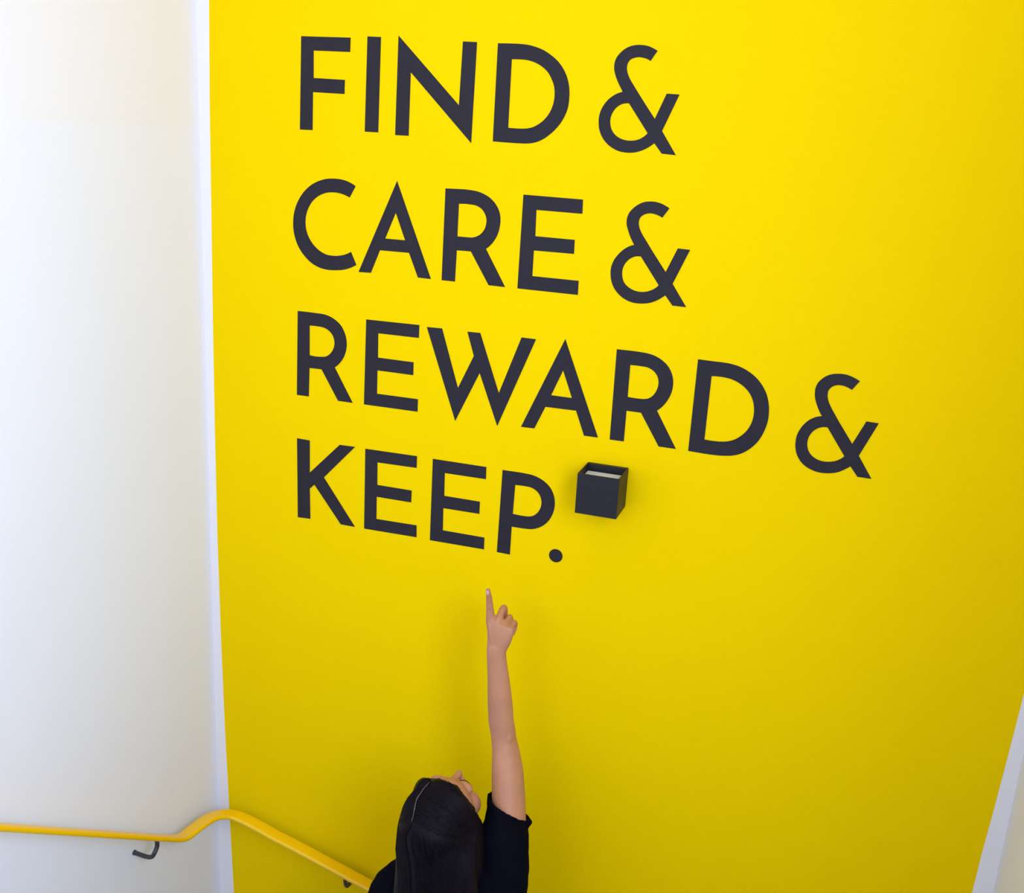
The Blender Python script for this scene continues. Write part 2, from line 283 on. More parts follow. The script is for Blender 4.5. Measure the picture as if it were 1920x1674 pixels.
('R',2,'-1683,25484 -1554,25487 -1427,25488 -1300,25487 -1173,25484 -1112,25483 -1050,25483 -989,25480 -930,25473 -872,25461 -815,25446 -761,25427 -709,25404 -654,25376 -602,25343 -553,25306 -510,25266 -472,25222 -438,25174 -409,25123 -385,25071 -363,25015 -347,24957 -335,24897 -329,24837 -328,24776 -333,24714 -342,24652 -357,24592 -375,24537 -398,24482 -425,24428 -456,24377 -497,24323 -543,24271 -595,24223 -649,24179 -146,23336 -552,23337 -1016,24086 -1354,24082 -1372,23344 -1711,23342|-1351,25156 -1295,25159 -1239,25161 -1183,25161 -1128,25160 -1088,25159 -1049,25157 -1010,25154 -972,25148 -934,25138 -897,25125 -862,25110 -830,25091 -796,25067 -765,25039 -737,25008 -714,24975 -695,24939 -680,24900 -669,24860 -664,24819 -663,24779 -668,24737 -676,24695 -689,24655 -706,24617 -727,24579 -752,24543 -781,24510 -808,24486 -837,24463 -869,24443 -901,24427 -933,24417 -967,24411 -1001,24407 -1035,24403 -1114,24397 -1194,24395 -1273,24399 -1350,24408'),
('E',2,'188,25470 1587,25481 1585,25168 516,25165 521,24564 1466,24559 1467,24240 514,24245 514,23656 1609,23658 1611,23342 164,23339'),
('W',2,'1780,25455 2173,25462 2636,24070 3004,24892 2815,25454 3138,25459 3675,24075 4157,25464 4510,25461 3679,23263 3170,24499 2601,23244'),
('A',2,'5207,25544 6155,23328 5818,23328 5585,23898 4842,23893 4605,23334 4272,23328|5208,24807 5464,24186 4961,24188'),
('R',2,'6422,25445 6567,25445 6712,25447 6856,25446 6999,25440 7037,25438 7074,25435 7112,25432 7149,25428 7187,25421 7226,25414 7263,25404 7300,25393 7340,25378 7380,25362 7418,25343 7455,25322 7493,25298 7530,25272 7566,25243 7598,25212 7628,25179 7655,25144 7679,25107 7701,25068 7720,25027 7736,24984 7749,24940 7759,24896 7764,24863 7768,24829 7769,24796 7770,24762 7768,24720 7763,24678 7757,24635 7748,24594 7737,24553 7723,24513 7707,24474 7689,24435 7667,24392 7643,24349 7616,24309 7587,24270 7559,24237 7528,24206 7497,24177 7464,24150 7979,23318 7581,23319 7104,24053 6769,24054 6769,23322 6434,23322|6763,25121 6829,25124 6896,25125 6962,25124 7028,25122 7062,25121 7097,25120 7131,25117 7164,25111 7196,25101 7228,25089 7259,25073 7288,25056 7313,25037 7337,25016 7359,24993 7378,24969 7394,24943 7408,24915 7420,24885 7429,24855 7435,24826 7438,24796 7439,24766 7437,24736 7433,24702 7426,24668 7417,24635 7405,24603 7393,24573 7378,24543 7361,24515 7342,24489 7320,24465 7297,24443 7271,24424 7244,24408 7220,24398 7194,24390 7168,24384 7142,24379 7116,24376 7089,24375 7063,24374 7037,24373 6969,24372 6902,24373 6834,24375 6767,24380'),
('D',2,'8261,25429 8352,25427 8443,25425 8533,25424 8623,25422 8676,25422 8728,25423 8780,25423 8833,25421 8878,25419 8924,25416 8969,25412 9015,25406 9057,25399 9100,25391 9143,25381 9184,25369 9233,25353 9280,25335 9327,25315 9372,25292 9419,25267 9464,25239 9508,25208 9551,25176 9593,25140 9633,25101 9671,25060 9707,25017 9740,24972 9771,24925 9800,24876 9826,24825 9847,24774 9866,24721 9882,24666 9895,24612 9904,24570 9911,24528 9916,24485 9920,24442 9923,24388 9925,24334 9923,24279 9919,24225 9911,24168 9900,24112 9887,24055 9871,24000 9851,23940 9829,23881 9803,23822 9774,23767 9743,23716 9708,23667 9670,23620 9630,23577 9588,23536 9545,23498 9499,23463 9451,23432 9406,23407 9359,23386 9311,23368 9262,23352 9225,23342 9187,23334 9148,23328 9110,23322 9064,23316 9019,23312 8973,23308 8927,23305 8761,23300 8594,23302 8427,23308 8259,23312|8597,25088 8661,25094 8726,25097 8791,25097 8855,25095 8891,25093 8926,25089 8961,25085 8996,25079 9036,25070 9076,25059 9116,25046 9154,25031 9197,25012 9238,24990 9279,24966 9317,24940 9352,24913 9387,24884 9419,24853 9448,24820 9476,24783 9501,24743 9524,24702 9543,24659 9559,24617 9573,24574 9583,24530 9592,24485 9597,24443 9601,24399 9602,24356 9601,24313 9597,24267 9591,24222 9582,24177 9571,24134 9556,24089 9538,24045 9517,24003 9494,23962 9468,23924 9440,23888 9409,23853 9377,23821 9344,23790 9310,23762 9273,23735 9235,23712 9203,23696 9169,23682 9135,23669 9100,23659 9066,23650 9032,23643 8997,23637 8962,23633 8926,23629 8891,23627 8856,23626 8820,23625 8764,23624 8708,23625 8652,23627 8595,23631'),
('&',2,'11699,25358 11674,25372 11648,25384 11622,25396 11595,25408 11566,25420 11536,25431 11506,25441 11475,25449 11446,25456 11417,25462 11388,25466 11358,25468 11330,25469 11301,25469 11273,25467 11244,25464 11216,25460 11188,25456 11159,25450 11132,25442 11104,25433 11076,25422 11049,25409 11023,25394 10999,25378 10975,25359 10953,25339 10932,25318 10912,25297 10893,25274 10875,25250 10860,25225 10848,25200 10839,25174 10831,25147 10824,25120 10820,25090 10818,25059 10819,25027 10821,24996 10824,24962 10830,24927 10838,24893 10847,24860 10861,24820 10876,24781 10894,24743 10912,24705 10926,24677 10940,24649 10955,24622 10971,24595 10986,24571 11001,24548 11017,24525 11034,24502 11007,24497 10981,24490 10954,24482 10928,24472 10900,24459 10872,24445 10845,24428 10819,24410 10790,24388 10763,24363 10738,24337 10714,24309 10690,24277 10667,24243 10647,24207 10628,24171 10611,24135 10596,24097 10583,24059 10573,24020 10566,23981 10562,23940 10561,23900 10561,23859 10562,23831 10564,23804 10568,23776 10572,23748 10579,23713 10588,23678 10598,23643 10611,23610 10627,23574 10645,23540 10666,23507 10688,23476 10711,23447 10737,23420 10763,23394 10792,23371 10826,23347 10862,23326 10899,23307 10937,23291 10978,23276 11020,23263 11063,23253 11106,23246 11144,23242 11181,23241 11218,23241 11255,23243 11292,23246 11328,23251 11365,23257 11400,23265 11436,23274 11472,23285 11507,23298 11541,23312 11576,23331 11610,23353 11643,23376 11676,23400 11700,23418 11724,23437 11747,23456 11770,23475 11943,23265 12236,23263 11908,23737 12206,24501 11952,24510 11736,23980 11619,24136 11503,24291 11387,24446 11276,24605 11252,24638 11229,24672 11206,24706 11184,24741 11167,24769 11151,24797 11135,24827 11122,24857 11111,24887 11101,24919 11093,24951 11089,24984 11088,25005 11088,25027 11089,25049 11093,25069 11102,25092 11113,25114 11127,25134 11143,25153 11157,25166 11174,25179 11191,25190 11209,25199 11229,25207 11249,25213 11271,25218 11292,25220 11321,25222 11350,25221 11380,25217 11408,25212 11431,25206 11454,25199 11476,25191 11499,25182 11515,25175 11532,25167 11549,25158 11565,25149|11183,24271 11615,23681 11595,23659 11575,23639 11553,23619 11531,23602 11505,23584 11478,23568 11450,23553 11422,23541 11390,23530 11358,23521 11326,23514 11293,23509 11257,23505 11219,23504 11182,23505 11145,23509 11110,23516 11074,23526 11039,23539 11006,23556 10974,23575 10943,23597 10914,23622 10889,23651 10871,23678 10854,23707 10840,23738 10829,23770 10822,23796 10817,23824 10813,23851 10812,23879 10812,23912 10815,23945 10820,23977 10827,24008 10838,24040 10852,24071 10868,24100 10886,24128 10906,24153 10928,24176 10952,24198 10977,24216 11000,24230 11024,24242 11049,24252 11074,24260 11101,24266 11128,24270 11155,24272'),
('K',3,'-1710,22196 -1343,22188 -1342,21324 -495,22194 -62,22201 -935,21257 -35,20051 -443,20052 -1207,21015 -1341,20887 -1323,20056 -1693,20040'),
('E',3,'222,22195 1634,22207 1631,21902 564,21886 572,21291 1517,21289 1514,20973 562,20971 566,20371 1680,20386 1687,20066 225,20050'),
('E',3,'2055,22203 3458,22202 3463,21892 2386,21884 2394,21291 3337,21290 3337,20973 2383,20965 2394,20376 3501,20376 3505,20062 2053,20053'),
('P',3,'3875,22191 4021,22192 4166,22194 4310,22195 4454,22190 4494,22189 4533,22187 4572,22184 4611,22180 4651,22173 4691,22164 4731,22154 4769,22142 4811,22126 4852,22109 4892,22090 4930,22068 4970,22042 5008,22014 5044,21984 5077,21950 5105,21918 5130,21883 5152,21846 5172,21808 5190,21767 5205,21725 5217,21681 5226,21636 5232,21590 5236,21543 5236,21495 5233,21448 5228,21402 5219,21357 5208,21311 5194,21267 5178,21222 5159,21178 5137,21135 5113,21094 5085,21055 5056,21019 5023,20984 4989,20952 4954,20924 4916,20898 4878,20875 4838,20854 4800,20838 4762,20823 4722,20811 4683,20802 4648,20796 4612,20794 4577,20792 4541,20790 4453,20786 4366,20785 4278,20784 4190,20783 4185,20046 3843,20054|4217,21862 4282,21867 4346,21870 4410,21871 4474,21871 4506,21870 4538,21870 4569,21868 4600,21864 4633,21856 4667,21845 4698,21832 4728,21816 4756,21798 4782,21777 4806,21754 4828,21730 4846,21703 4862,21674 4876,21644 4887,21613 4895,21583 4900,21552 4903,21520 4903,21488 4900,21455 4895,21422 4886,21389 4876,21357 4862,21324 4846,21292 4827,21262 4805,21234 4784,21210 4760,21187 4735,21167 4708,21150 4679,21137 4648,21127 4616,21119 4584,21113 4553,21110 4521,21108 4489,21108 4458,21108 4393,21108 4328,21109 4264,21112 4199,21116'),
('.',3,'5522,20228 5520,20255 5514,20281 5504,20306 5490,20329 5472,20349 5452,20367 5429,20381 5404,20391 5378,20397 5351,20399 5324,20397 5298,20391 5273,20381 5251,20367 5230,20349 5213,20329 5199,20306 5188,20281 5182,20255 5180,20228 5182,20202 5188,20176 5199,20151 5213,20128 5230,20107 5251,20090 5273,20076 5298,20066 5324,20059 5351,20057 5378,20059 5404,20066 5429,20076 5452,20090 5472,20107 5490,20128 5504,20151 5514,20176 5520,20202'),
]
WORDS = ['FIND &', 'CARE &', 'REWARD &', 'KEEP.']
LABELS = [
 'dark letter F starting the word FIND, top line', 'dark letter I, second letter of FIND', 'dark letter N, third letter of FIND', 'dark letter D ending the word FIND, top line', 'dark ampersand after FIND at the end of the top line',
 'dark letter C starting the word CARE', 'dark letter A, second letter of CARE', 'dark letter R, third letter of CARE', 'dark letter E ending the word CARE', 'dark ampersand after CARE at the end of the second line',
 'dark letter R starting the word REWARD, third line', 'dark letter E, second letter of REWARD', 'dark letter W in the middle of REWARD', 'dark letter A, fourth letter of REWARD', 'dark letter R, fifth letter of REWARD, above the wall lamp', 'dark letter D ending the word REWARD', 'dark ampersand after REWARD, rightmost of all the lettering',
 'dark letter K starting the word KEEP, bottom line', 'dark letter E right after the K of KEEP', 'dark letter E right before the P of KEEP', 'dark letter P ending the word KEEP, above the pointing hand', 'small round full stop after KEEP, above the pointing hand']
for (ch, row, data), lab in zip(LETTERS, LABELS):
    cu = bpy.data.curves.new('c', 'CURVE'); cu.dimensions = '2D'; cu.fill_mode = 'BOTH'; cu.extrude = 0.0004
    xs = []; conts = []
    for c in data.split('|'):
        pts = [tuple(int(q) / 1e4 for q in p.split(',')) for p in c.split()]
        conts.append(pts); xs += pts
    cx = (min(p[0] for p in xs) + max(p[0] for p in xs)) / 2; cz = min(p[1] for p in xs)
    for pts in conts:
        sp = cu.splines.new('POLY'); sp.points.add(len(pts) - 1); sp.use_cyclic_u = True
        for q, p in zip(sp.points, pts): q.co = (p[0] - cx, p[1] - cz, 0, 1)
    t = bpy.data.objects.new('t', cu); COL.objects.link(t)
    me = bpy.data.meshes.new_from_object(t.evaluated_get(bpy.context.evaluated_depsgraph_get()))
    bpy.data.objects.remove(t)
    me.transform(Matrix.Rotation(math.pi / 2, 4, 'X'))
    nm = {'&': 'ampersand', '.': 'full_stop'}.get(ch, 'letter'); me.name = nm
    o = link(nm, me, M_INK); o.location = (cx, -0.0004, cz)
    tag(o, lab, 'lettering', 'wall lettering')

# ================================================================ WALL LAMP
lx0, lx1, lz0, lz1, ly = 0.5975, 0.6945, 2.1768, 2.2722, -0.100
lamp = tag(empty('wall_lamp', (0.646, 0, lz0)), 'small charcoal cube wall lamp, open on top, beside the full stop', 'lamp')
th = 0.003
bm = bmesh.new()
box(bm, (lx0, ly, lz0), (lx1, ly + th, lz1), 0.0006); box(bm, (lx0, ly + th, lz0), (lx0 + th, -0.004, lz1), 0.0006)
box(bm, (lx1 - th, ly + th, lz0), (lx1, -0.004, lz1), 0.0006)
adopt(from_bm('housing', bm, M_LAMP), lamp)
bm = bmesh.new(); box(bm, (lx0 + 0.002, -0.012, lz0 + 0.002), (lx1 - 0.002, -0.0005, lz1 - 0.001), 0.0006)
adopt(from_bm('back_plate', bm, M_LAMP), lamp)
for z in (lz1 - 0.0155, lz0 + 0.016):
    bm = bmesh.new(); box(bm, (lx0 + 0.005, -0.096, z - 0.004), (lx1 - 0.005, -0.022, z), 0.0005)
    d = adopt(from_bm('diffuser', bm, M_DIFF), lamp)
for z, s in ((lz1 - 0.0155, 1), (lz0 + 0.012, -1)):
    for x in (lx0 + 0.018, lx1 - 0.018):
        bm = bmesh.new(); bmesh.ops.create_cone(bm, cap_ends=True, segments=14, radius1=0.0032, radius2=0.0026, depth=0.003)
        bmesh.ops.translate(bm, verts=bm.verts, vec=(x, -0.085, z + s * 0.0015))
        adopt(from_bm('screw', bm, M_METAL), lamp)
bm = bmesh.new(); box(bm, (lx0 + 0.006, -0.095, lz0 + 0.017), (lx1 - 0.006, -0.020, lz1 - 0.021))
adopt(from_bm('lamp_body', bm, M_LAMP), lamp)

# ================================================================ HANDRAIL
rail = tag(empty('handrail', (-0.375, -0.85, 0.9)), 'flat yellow handrail running along the white wall and round the corner', 'handrail')
RP = [(-0.375, -2.30, 2.655), (-0.375, -1.90, 2.36), (-0.375, -0.854, 1.577), (-0.375, -0.47, 1.290), (-0.375, -0.34, 1.193), (-0.375, -0.295, 1.160), (-0.375, -0.268, 1.143), (-0.375, -0.245, 1.134), (-0.375, -0.20, 1.127), (-0.374, -0.150, 1.119), (-0.366, -0.112, 1.111), (-0.345, -0.082, 1.101), (-0.310, -0.070, 1.090), (-0.255, -0.067, 1.074), (-0.20, -0.067, 1.058), (-0.13, -0.067, 1.041), (0.10, -0.067, 0.978), (0.60, -0.067, 0.842), (1.35, -0.067, 0.637)]
def rail_mesh(path, hw, ht):
    S = smooth_path(path, 5); bm = bmesh.new(); rings = []
    prof = []
    for cx_, cz_, a0 in ((1, 1, 0), (-1, 1, 90), (-1, -1, 180), (1, -1, 270)):
        for q in range(5):
            a = math.radians(a0 + q * 22.5); r = ht * 0.92
            prof.append((cx_ * (hw - r) + r * math.cos(a), cz_ * (ht - r) + r * math.sin(a)))
    for i, s in enumerate(S):
        t = (V(S[min(i + 1, len(S) - 1)]) - V(S[max(i - 1, 0)])).normalized()
        w = t.cross(V((0, 0, 1))).normalized(); u = w.cross(t)
        rings.append([V(s) + w * a + u * b for a, b in prof])
    ring_loft(bm, rings); return bm
adopt(from_bm('rail', rail_mesh(RP, 0.0200, 0.0064), M_RAIL, None, True), rail)
def bracket(wall, foot, top, out):
    """J hook: from a foot on the wall, out and up into the rail"""
    f, t, o_ = V(foot), V(top), V(out)
    r_ = .0058; pts = [(*f, r_, r_), (*(f + o_ * 0.25 + V((0, 0, -.001))), r_, r_), (*(f + o_ * 0.55 + V((0, 0, -.002))), r_, r_), (*(f + o_ * 0.80 + V((0, 0, .001))), r_, r_), (*(f + o_ * 0.95 + V((0, 0, .012))), r_, r_), (t.x, t.y, f.z + (t.z - f.z) * .6, r_, r_), (*t, r_, r_)]
    bm = bmesh.new(); tube(bm, pts, up=(0, 1, 0) if wall == 'x' else (1, 0, 0), n=12, k=5, round_end=(False, False))
    b = adopt(from_bm('bracket', bm, M_BRKT, None, True), rail)
    bm = bmesh.new(); bmesh.ops.create_cone(bm, cap_ends=True, segments=24, radius1=0.0068, radius2=0.0068, depth=0.003)
    bmesh.ops.rotate(bm, verts=bm.verts, matrix=Matrix.Rotation(math.pi / 2, 3, 'Y' if wall == 'x' else 'X'))
    bmesh.ops.translate(bm, verts=bm.verts, vec=f)
    c = from_bm('wall_plate', bm, M_BRKT, None, True); c.parent = b; c.matrix_parent_inverse = Matrix.Identity(4)
bracket('x', (XL + .0015, -0.378, 1.158), (-0.374, -0.366, 1.206), (0.063, 0, 0))
bracket('x', (XL + .0015, -1.55, 2.03), (-0.374, -1.55, 2.093), (0.063, 0, 0))
bracket('y', (0.014, -.0015, 0.946), (0.014, -0.066, 0.998), (0, -0.063, 0))
bracket('y', (0.95, -.0015, 0.695), (0.95, -0.066, 0.738), (0, -0.063, 0))

# ================================================================ PERSON
M_SKIN = mat('skin', (0.48, 0.215, 0.118), 0.5, 0.25, 420, 0.20, 22, spec=0.3, sss=0.10)
M_NAIL = mat('nail', (0.56, 0.33, 0.26), 0.3, spec=0.5)
M_HAIR = mat('dark_brown_hair', (0.0060, 0.0036, 0.0062), 0.5, 0.0, spec=0.10, var=0.35, vscale=40)
M_PART = mat('scalp', (0.085, 0.068, 0.072), 0.6)
M_TEE = mat('black_cotton', (0.0035, 0.0035, 0.0075), 0.9, 0.4, 1200, 0.2, 30, spec=0.02)
M_JEAN = mat('dark_denim', (0.02, 0.025, 0.05), 0.85, 0.5, 900, 0.2, 60, spec=0.2)
M_SHOE = mat('black_leather', (0.015, 0.015, 0.016), 0.45, 0.2, 300)
M_SOLE = mat('white_rubber', (0.6, 0.6, 0.58), 0.6)
M_EYE = mat('eye_white', (0.75, 0.72, 0.70), 0.2)
M_BROW = mat('brow_hair', (0.02, 0.014, 0.012), 0.6)
person = tag(empty('person', (0.43, -0.37, 0)), 'person in a black t-shirt with long dark hair pointing up at the wall', 'person')

# head frame: x to her right, y out of the face, z out of the crown; tilted back to look up
HC = V((0.4255, -0.425, 1.531))
p_, yw_ = math.radians(47), math.radians(0)
F = V((math.sin(yw_) * math.cos(p_), math.cos(yw_) * math.cos(p_), math.sin(p_)))
Rr = V((math.cos(yw_), -math.sin(yw_), 0)); U = Rr.cross(F)
HM = Matrix(((Rr.x, F.x, U.x, HC.x), (Rr.y, F.y, U.y, HC.y), (Rr.z, F.z, U.z, HC.z), (0, 0, 0, 1)))
def hp(x, y, z): return HM @ V((x, y, z))

bm = bmesh.new()
# skull, face, jaw, nose, lips, ears
ball(bm, (0, 0, 0), (.073, .092, .088), HM)
ball(bm, (0, .030, -.030), (.064, .062, .070), HM)
ball(bm, (0, .036, -.072), (.052, .052, .050), HM)
ball(bm, (0, .066, -.104), (.026, .024, .020), HM)
for s in (-1, 1):
    ball(bm, (s * .036, .050, -.038), (.034, .032, .036), HM)
    ball(bm, (s * .028, .078, -.004), (.024, .014, .010), HM)
    ball(bm, (s * .010, .098, -.048), (.007, .009, .006), HM)
    ball(bm, (s * .076, -.004, -.030), (.007, .017, .031), HM)
    ball(bm, (s * .080, -.012, -.018), (.006, .010, .016), HM)
tube(bm, [(*hp(0, .086, -.008), .007, .007), (*hp(0, .100, -.028), .008, .008), (*hp(0, .110, -.042), .0088, .0085)], up=F, n=12)
tube(bm, [(*hp(-.022, .080, -.073), .004, .004), (*hp(0, .090, -.070), .006, .006), (*hp(.022, .080, -.073), .004, .004)], up=U, n=10)
tube(bm, [(*hp(-.019, .078, -.080), .004, .004), (*hp(0, .088, -.080), .007, .006), (*hp(.019, .078, -.080), .004, .004)], up=U, n=10)
# neck and trunk under the clothes
tube(bm, [(.430, -.415, 1.34, .075, .06), (.428, -.415, 1.40, .056, .055), (*(HC + V((.006, -.005, -.085))), .052, .052), (*(HC + V((0, -.01, -.03))), .05, .05)], up=(0, -1, 0), n=24)
tube(bm, [(.43, -.375, .86, .150, .100), (.43, -.375, .95, .150, .100), (.43, -.38, 1.06, .115, .085), (.43, -.38, 1.18, .130, .090), (.432, -.385, 1.28, .145, .088), (.435, -.395, 1.35, .115, .07), (.435, -.40, 1.385, .06, .055)], up=(0, -1, 0), n=32)
tube(bm, [(.435, -.40, 1.345, .05, .05), (.38, -.41, 1.35, .045, .042), (.330, -.42, 1.325, .047, .048)], up=(0, -1, 0), n=20)
tube(bm, [(.435, -.40, 1.345, .05, .05), (.50, -.385, 1.385, .055, .05), (.555, -.365, 1.430, .052, .052)], up=(0, -1, 0), n=20)
# right arm, raised: shoulder, upper arm, elbow, forearm, wrist
tube(bm, [(.555, -.368, 1.425, .052, .052), (.5556, -.350, 1.475, .046, .048), (.5500, -.322, 1.5186, .0395, .043), (.5400, -.300, 1.5578, .0375, .041), (.5285, -.280, 1.5986, .0358, .038),
          (.5180, -.264, 1.630, .0318, .034), (.5095, -.256, 1.655, .0288, .032), (.5040, -.254, 1.680, .0292, .030), (.4988, -.254, 1.7032, .0293, .029), (.4945, -.252, 1.736, .0290, .028), (.4905, -.252, 1.7692, .0277, .026), (.4858, -.250, 1.803, .0255, .023),
          (.4812, -.250, 1.8339, .0238, .020), (.4775, -.250, 1.862, .0228, .0175), (.4762, -.249, 1.8790, .0232, .0165)], up=(0, -1, 0), n=28)
ball(bm, (.5205, -.268, 1.666), (.014, .0125, .020))
# right hand: palm with the back towards us, index finger out, the others curled in to the wall side
wdir = V((.0465, -.004, -.009)).normalized()
def palm(rings, wd, dd):
    R_ = []
    for (x, y, z, hw, hd) in smooth_path(rings, 4):
        c = V((x, y, z)); R_.append([c + wd * hw * math.copysign(abs(math.cos(a)) ** .8, math.cos(a)) + dd * hd * math.copysign(abs(math.sin(a)) ** .8, math.sin(a)) for a in [2 * math.pi * j / 28 for j in range(28)]])
    ring_loft(bm, R_)
palm([(.4762, -.249, 1.8640, .0225, .0165), (.4768, -.248, 1.8810, .0240, .0155), (.4800, -.247, 1.8990, .0282, .0145), (.4812, -.246, 1.9160, .0315, .0145), (.4822, -.244, 1.9300, .0330, .0140), (.4822, -.242, 1.9420, .0310, .0120)], wdir, V((0, -1, 0)))
def finger(pts, up=(0, -1, 0)): tube(bm, pts, up=up, n=14, k=5)
finger([(.4600, -.240, 1.915, .0100, .0100), (.4560, -.239, 1.9359, .0112, .0110), (.4545, -.241, 1.9568, .0096, .0100), (.4532, -.244, 1.9777, .0083, .0086), (.4524, -.249, 1.9980, .0070, .0074), (.4518, -.254, 2.0120, .0062, .0062), (.4516, -.257, 2.0210, .0052, .0050)])
ball(bm, (.4533, -.2445, 1.9777), (.0086, .0090, .0075))
# middle, ring, little: knuckle - first joint out towards the wall - folded back under
finger([(.4730, -.243, 1.925, .0095, .0095), (.4745, -.243, 1.9400, .0098, .0098), (.4738, -.226, 1.9520, .0082, .0082), (.4730, -.206, 1.9585, .0080, .0080), (.4725, -.192, 1.9520, .0076, .0076), (.4725, -.189, 1.9370, .0073, .0073), (.4730, -.197, 1.9240, .0068, .0068), (.4740, -.208, 1.9170, .0062, .0062)], up=(1, 0, 0))
finger([(.4870, -.243, 1.920, .0088, .0088), (.4895, -.243, 1.9345, .0092, .0092), (.4898, -.226, 1.9395, .0070, .0070), (.4892, -.206, 1.9400, .0070, .0070), (.4888, -.194, 1.9310, .0068, .0068), (.4885, -.193, 1.9160, .0066, .0066), (.4885, -.205, 1.9060, .0060, .0060)], up=(1, 0, 0))
finger([(.4985, -.242, 1.915, .0082, .0082), (.5030, -.243, 1.9290, .0086, .0086), (.5045, -.228, 1.9330, .0062, .0062), (.5040, -.212, 1.9325, .0062, .0062), (.5030, -.201, 1.9240, .0060, .0060), (.5020, -.201, 1.9110, .0058, .0058), (.5015, -.211, 1.9040, .0054, .0054)], up=(1, 0, 0))
# tendons fanning over the back of the hand and the wrist bone
for (ax_, az_), (bx_, bz_) in (((.4560, 1.936), (.4700, 1.885)), ((.4740, 1.936), (.4755, 1.885)), ((.4885, 1.930), (.4810, 1.885)), ((.5010, 1.924), (.4860, 1.886))):
    tube(bm, [(ax_, -.2535, az_, .0040, .0030), ((ax_ + bx_) / 2, -.2570, (az_ + bz_) / 2, .0028, .0030), (bx_, -.2585, bz_, .0020, .0026)], up=(0, -1, 0), n=10)
ball(bm, (.4905, -.2560, 1.8680), (.0085, .0080, .0110))
# thumb: leaves the index side of the palm and closes over the curled fingers
finger([(.4630, -.236, 1.888, .0125, .0115), (.4580, -.224, 1.9060, .0115, .0110), (.4580, -.207, 1.9200, .0095, .0095), (.4640, -.190, 1.9250, .0088, .0085), (.4720, -.178, 1.9230, .0082, .0075), (.4800, -.175, 1.9180, .0068, .0060)], up=(1, 0, 0))
# left arm hanging
tube(bm, [(.325, -.42, 1.325, .046, .048), (.300, -.428, 1.24, .040, .042), (.285, -.435, 1.14, .037, .038), (.278, -.440, 1.06, .032, .033), (.272, -.430, .99, .031, .031), (.262, -.410, .90, .025, .025), (.256, -.398, .84, .018, .023)], up=(0, -1, 0), n=24)
palm([(.256, -.398, .85, .017, .024), (.255, -.394, .81, .014, .032), (.256, -.388, .765, .013, .037), (.258, -.386, .745, .011, .036)], V((1, 0, 0)), V((0, -1, 0)))
for i, (dy, L_) in enumerate(((.030, .066), (.010, .074), (-.011, .068), (-.030, .054))):
    y0 = -.386 + dy
    finger([(.257, y0, .765, .0085, .009), (.258, y0, .745, .0085, .009), (.262, y0 + .002, .745 - L_ * .5, .0078, .008), (.272, y0 + .003, .745 - L_ * .8, .007, .0072), (.283, y0 + .003, .745 - L_, .006, .006)], up=(1, 0, 0))
finger([(.262, -.372, .825, .012, .012), (.268, -.350, .80, .011, .011), (.274, -.340, .772, .009, .009), (.278, -.338, .748, .007, .007)], up=(1, 0, 0))
# legs and feet
for s in (-1, 1):
    hx = .43 + s * .085
    tube(bm, [(hx, -.375, .90, .082, .09), (hx, -.372, .78, .080, .086), (hx, -.365, .62, .066, .070), (hx, -.36, .48, .050, .055), (hx, -.365, .36, .050, .056), (hx, -.375, .24, .040, .044), (hx, -.385, .11, .030, .034), (hx, -.385, .07, .032, .038)], up=(0, -1, 0), n=24)
    tube(bm, [(hx, -.415, .042, .026, .026), (hx, -.36, .052, .030, .034), (hx + s * .004, -.29, .038, .034, .022), (hx + s * .006, -.235, .030, .030, .014)], up=(0, 0, 1), n=20)
body = remesh('body', bm, M_SKIN, None, 0.0022, 4); adopt(body, person)

# nail of the pointing finger
bm = bmesh.new(); ball(bm, (.4517, -.2600, 2.0150), (.0046, .0024, .0066)); adopt(from_bm('fingernail', bm, M_NAIL, None, True), person)['label'] = 'pale fingernail'
# eyes and brows
for s in (-1, 1):
    bm = bmesh.new(); ball(bm, (s * .031, .0790, -.022), (.013, .0095, .006), HM); adopt(from_bm('eye', bm, M_EYE, None, True), person)
    bm = bmesh.new(); tube(bm, [(*hp(s * .014, .0900, -.006), .0015, .001), (*hp(s * .032, .0875, -.003), .0016, .001), (*hp(s * .046, .076, -.006), .001, .0008)], up=F, n=8)
    adopt(from_bm('eyebrow', bm, M_BROW, None, True), person)
    bm = bmesh.new(); tube(bm, [(*hp(s * .013, .0900 + .003 * (s > 0), -.020), .0008, .0008), (*hp(s * .027, .0915 + .004 * (s > 0), -.019), .0011, .0011), (*hp(s * .042, .0840 + .004 * (s > 0), -.021), .0008, .0008)], up=F, n=8)
    adopt(from_bm('eyelashes', bm, M_BROW, None, True), person)

# ---- t-shirt: trunk, left sleeve, raised right sleeve with a turned hem
bm = bmesh.new()
tube(bm, [(.43, -.375, .80, .168, .118), (.43, -.375, .92, .165, .116), (.43, -.38, 1.06, .142, .106), (.432, -.38, 1.18, .148, .106), (.436, -.385, 1.27, .160, .104), (.440, -.395, 1.34, .140, .088), (.438, -.405, 1.385, .090, .070), (.432, -.410, 1.405, .062, .060)], up=(0, -1, 0), n=40, round_end=(False, True))
tube(bm, [(.44, -.40, 1.335, .07, .07), (.385, -.412, 1.355, .058, .055), (.330, -.42, 1.322, .058, .058), (.305, -.426, 1.26, .056, .058), (.292, -.43, 1.19, .056, .058), (.286, -.433, 1.14, .058, .060)], up=(0, -1, 0), n=28, round_end=(True, False))
tube(bm, [(.36, -.42, 1.36, .05, .045), (.395, -.415, 1.395, .05, .045), (.43, -.41, 1.41, .052, .048)], up=(0, -1, 0), n=20)
tube(bm, [(.44, -.40, 1.345, .07, .07), (.51, -.385, 1.37, .075, .072), (.552, -.375, 1.385, .070, .068)], up=(0, -1, 0), n=28)
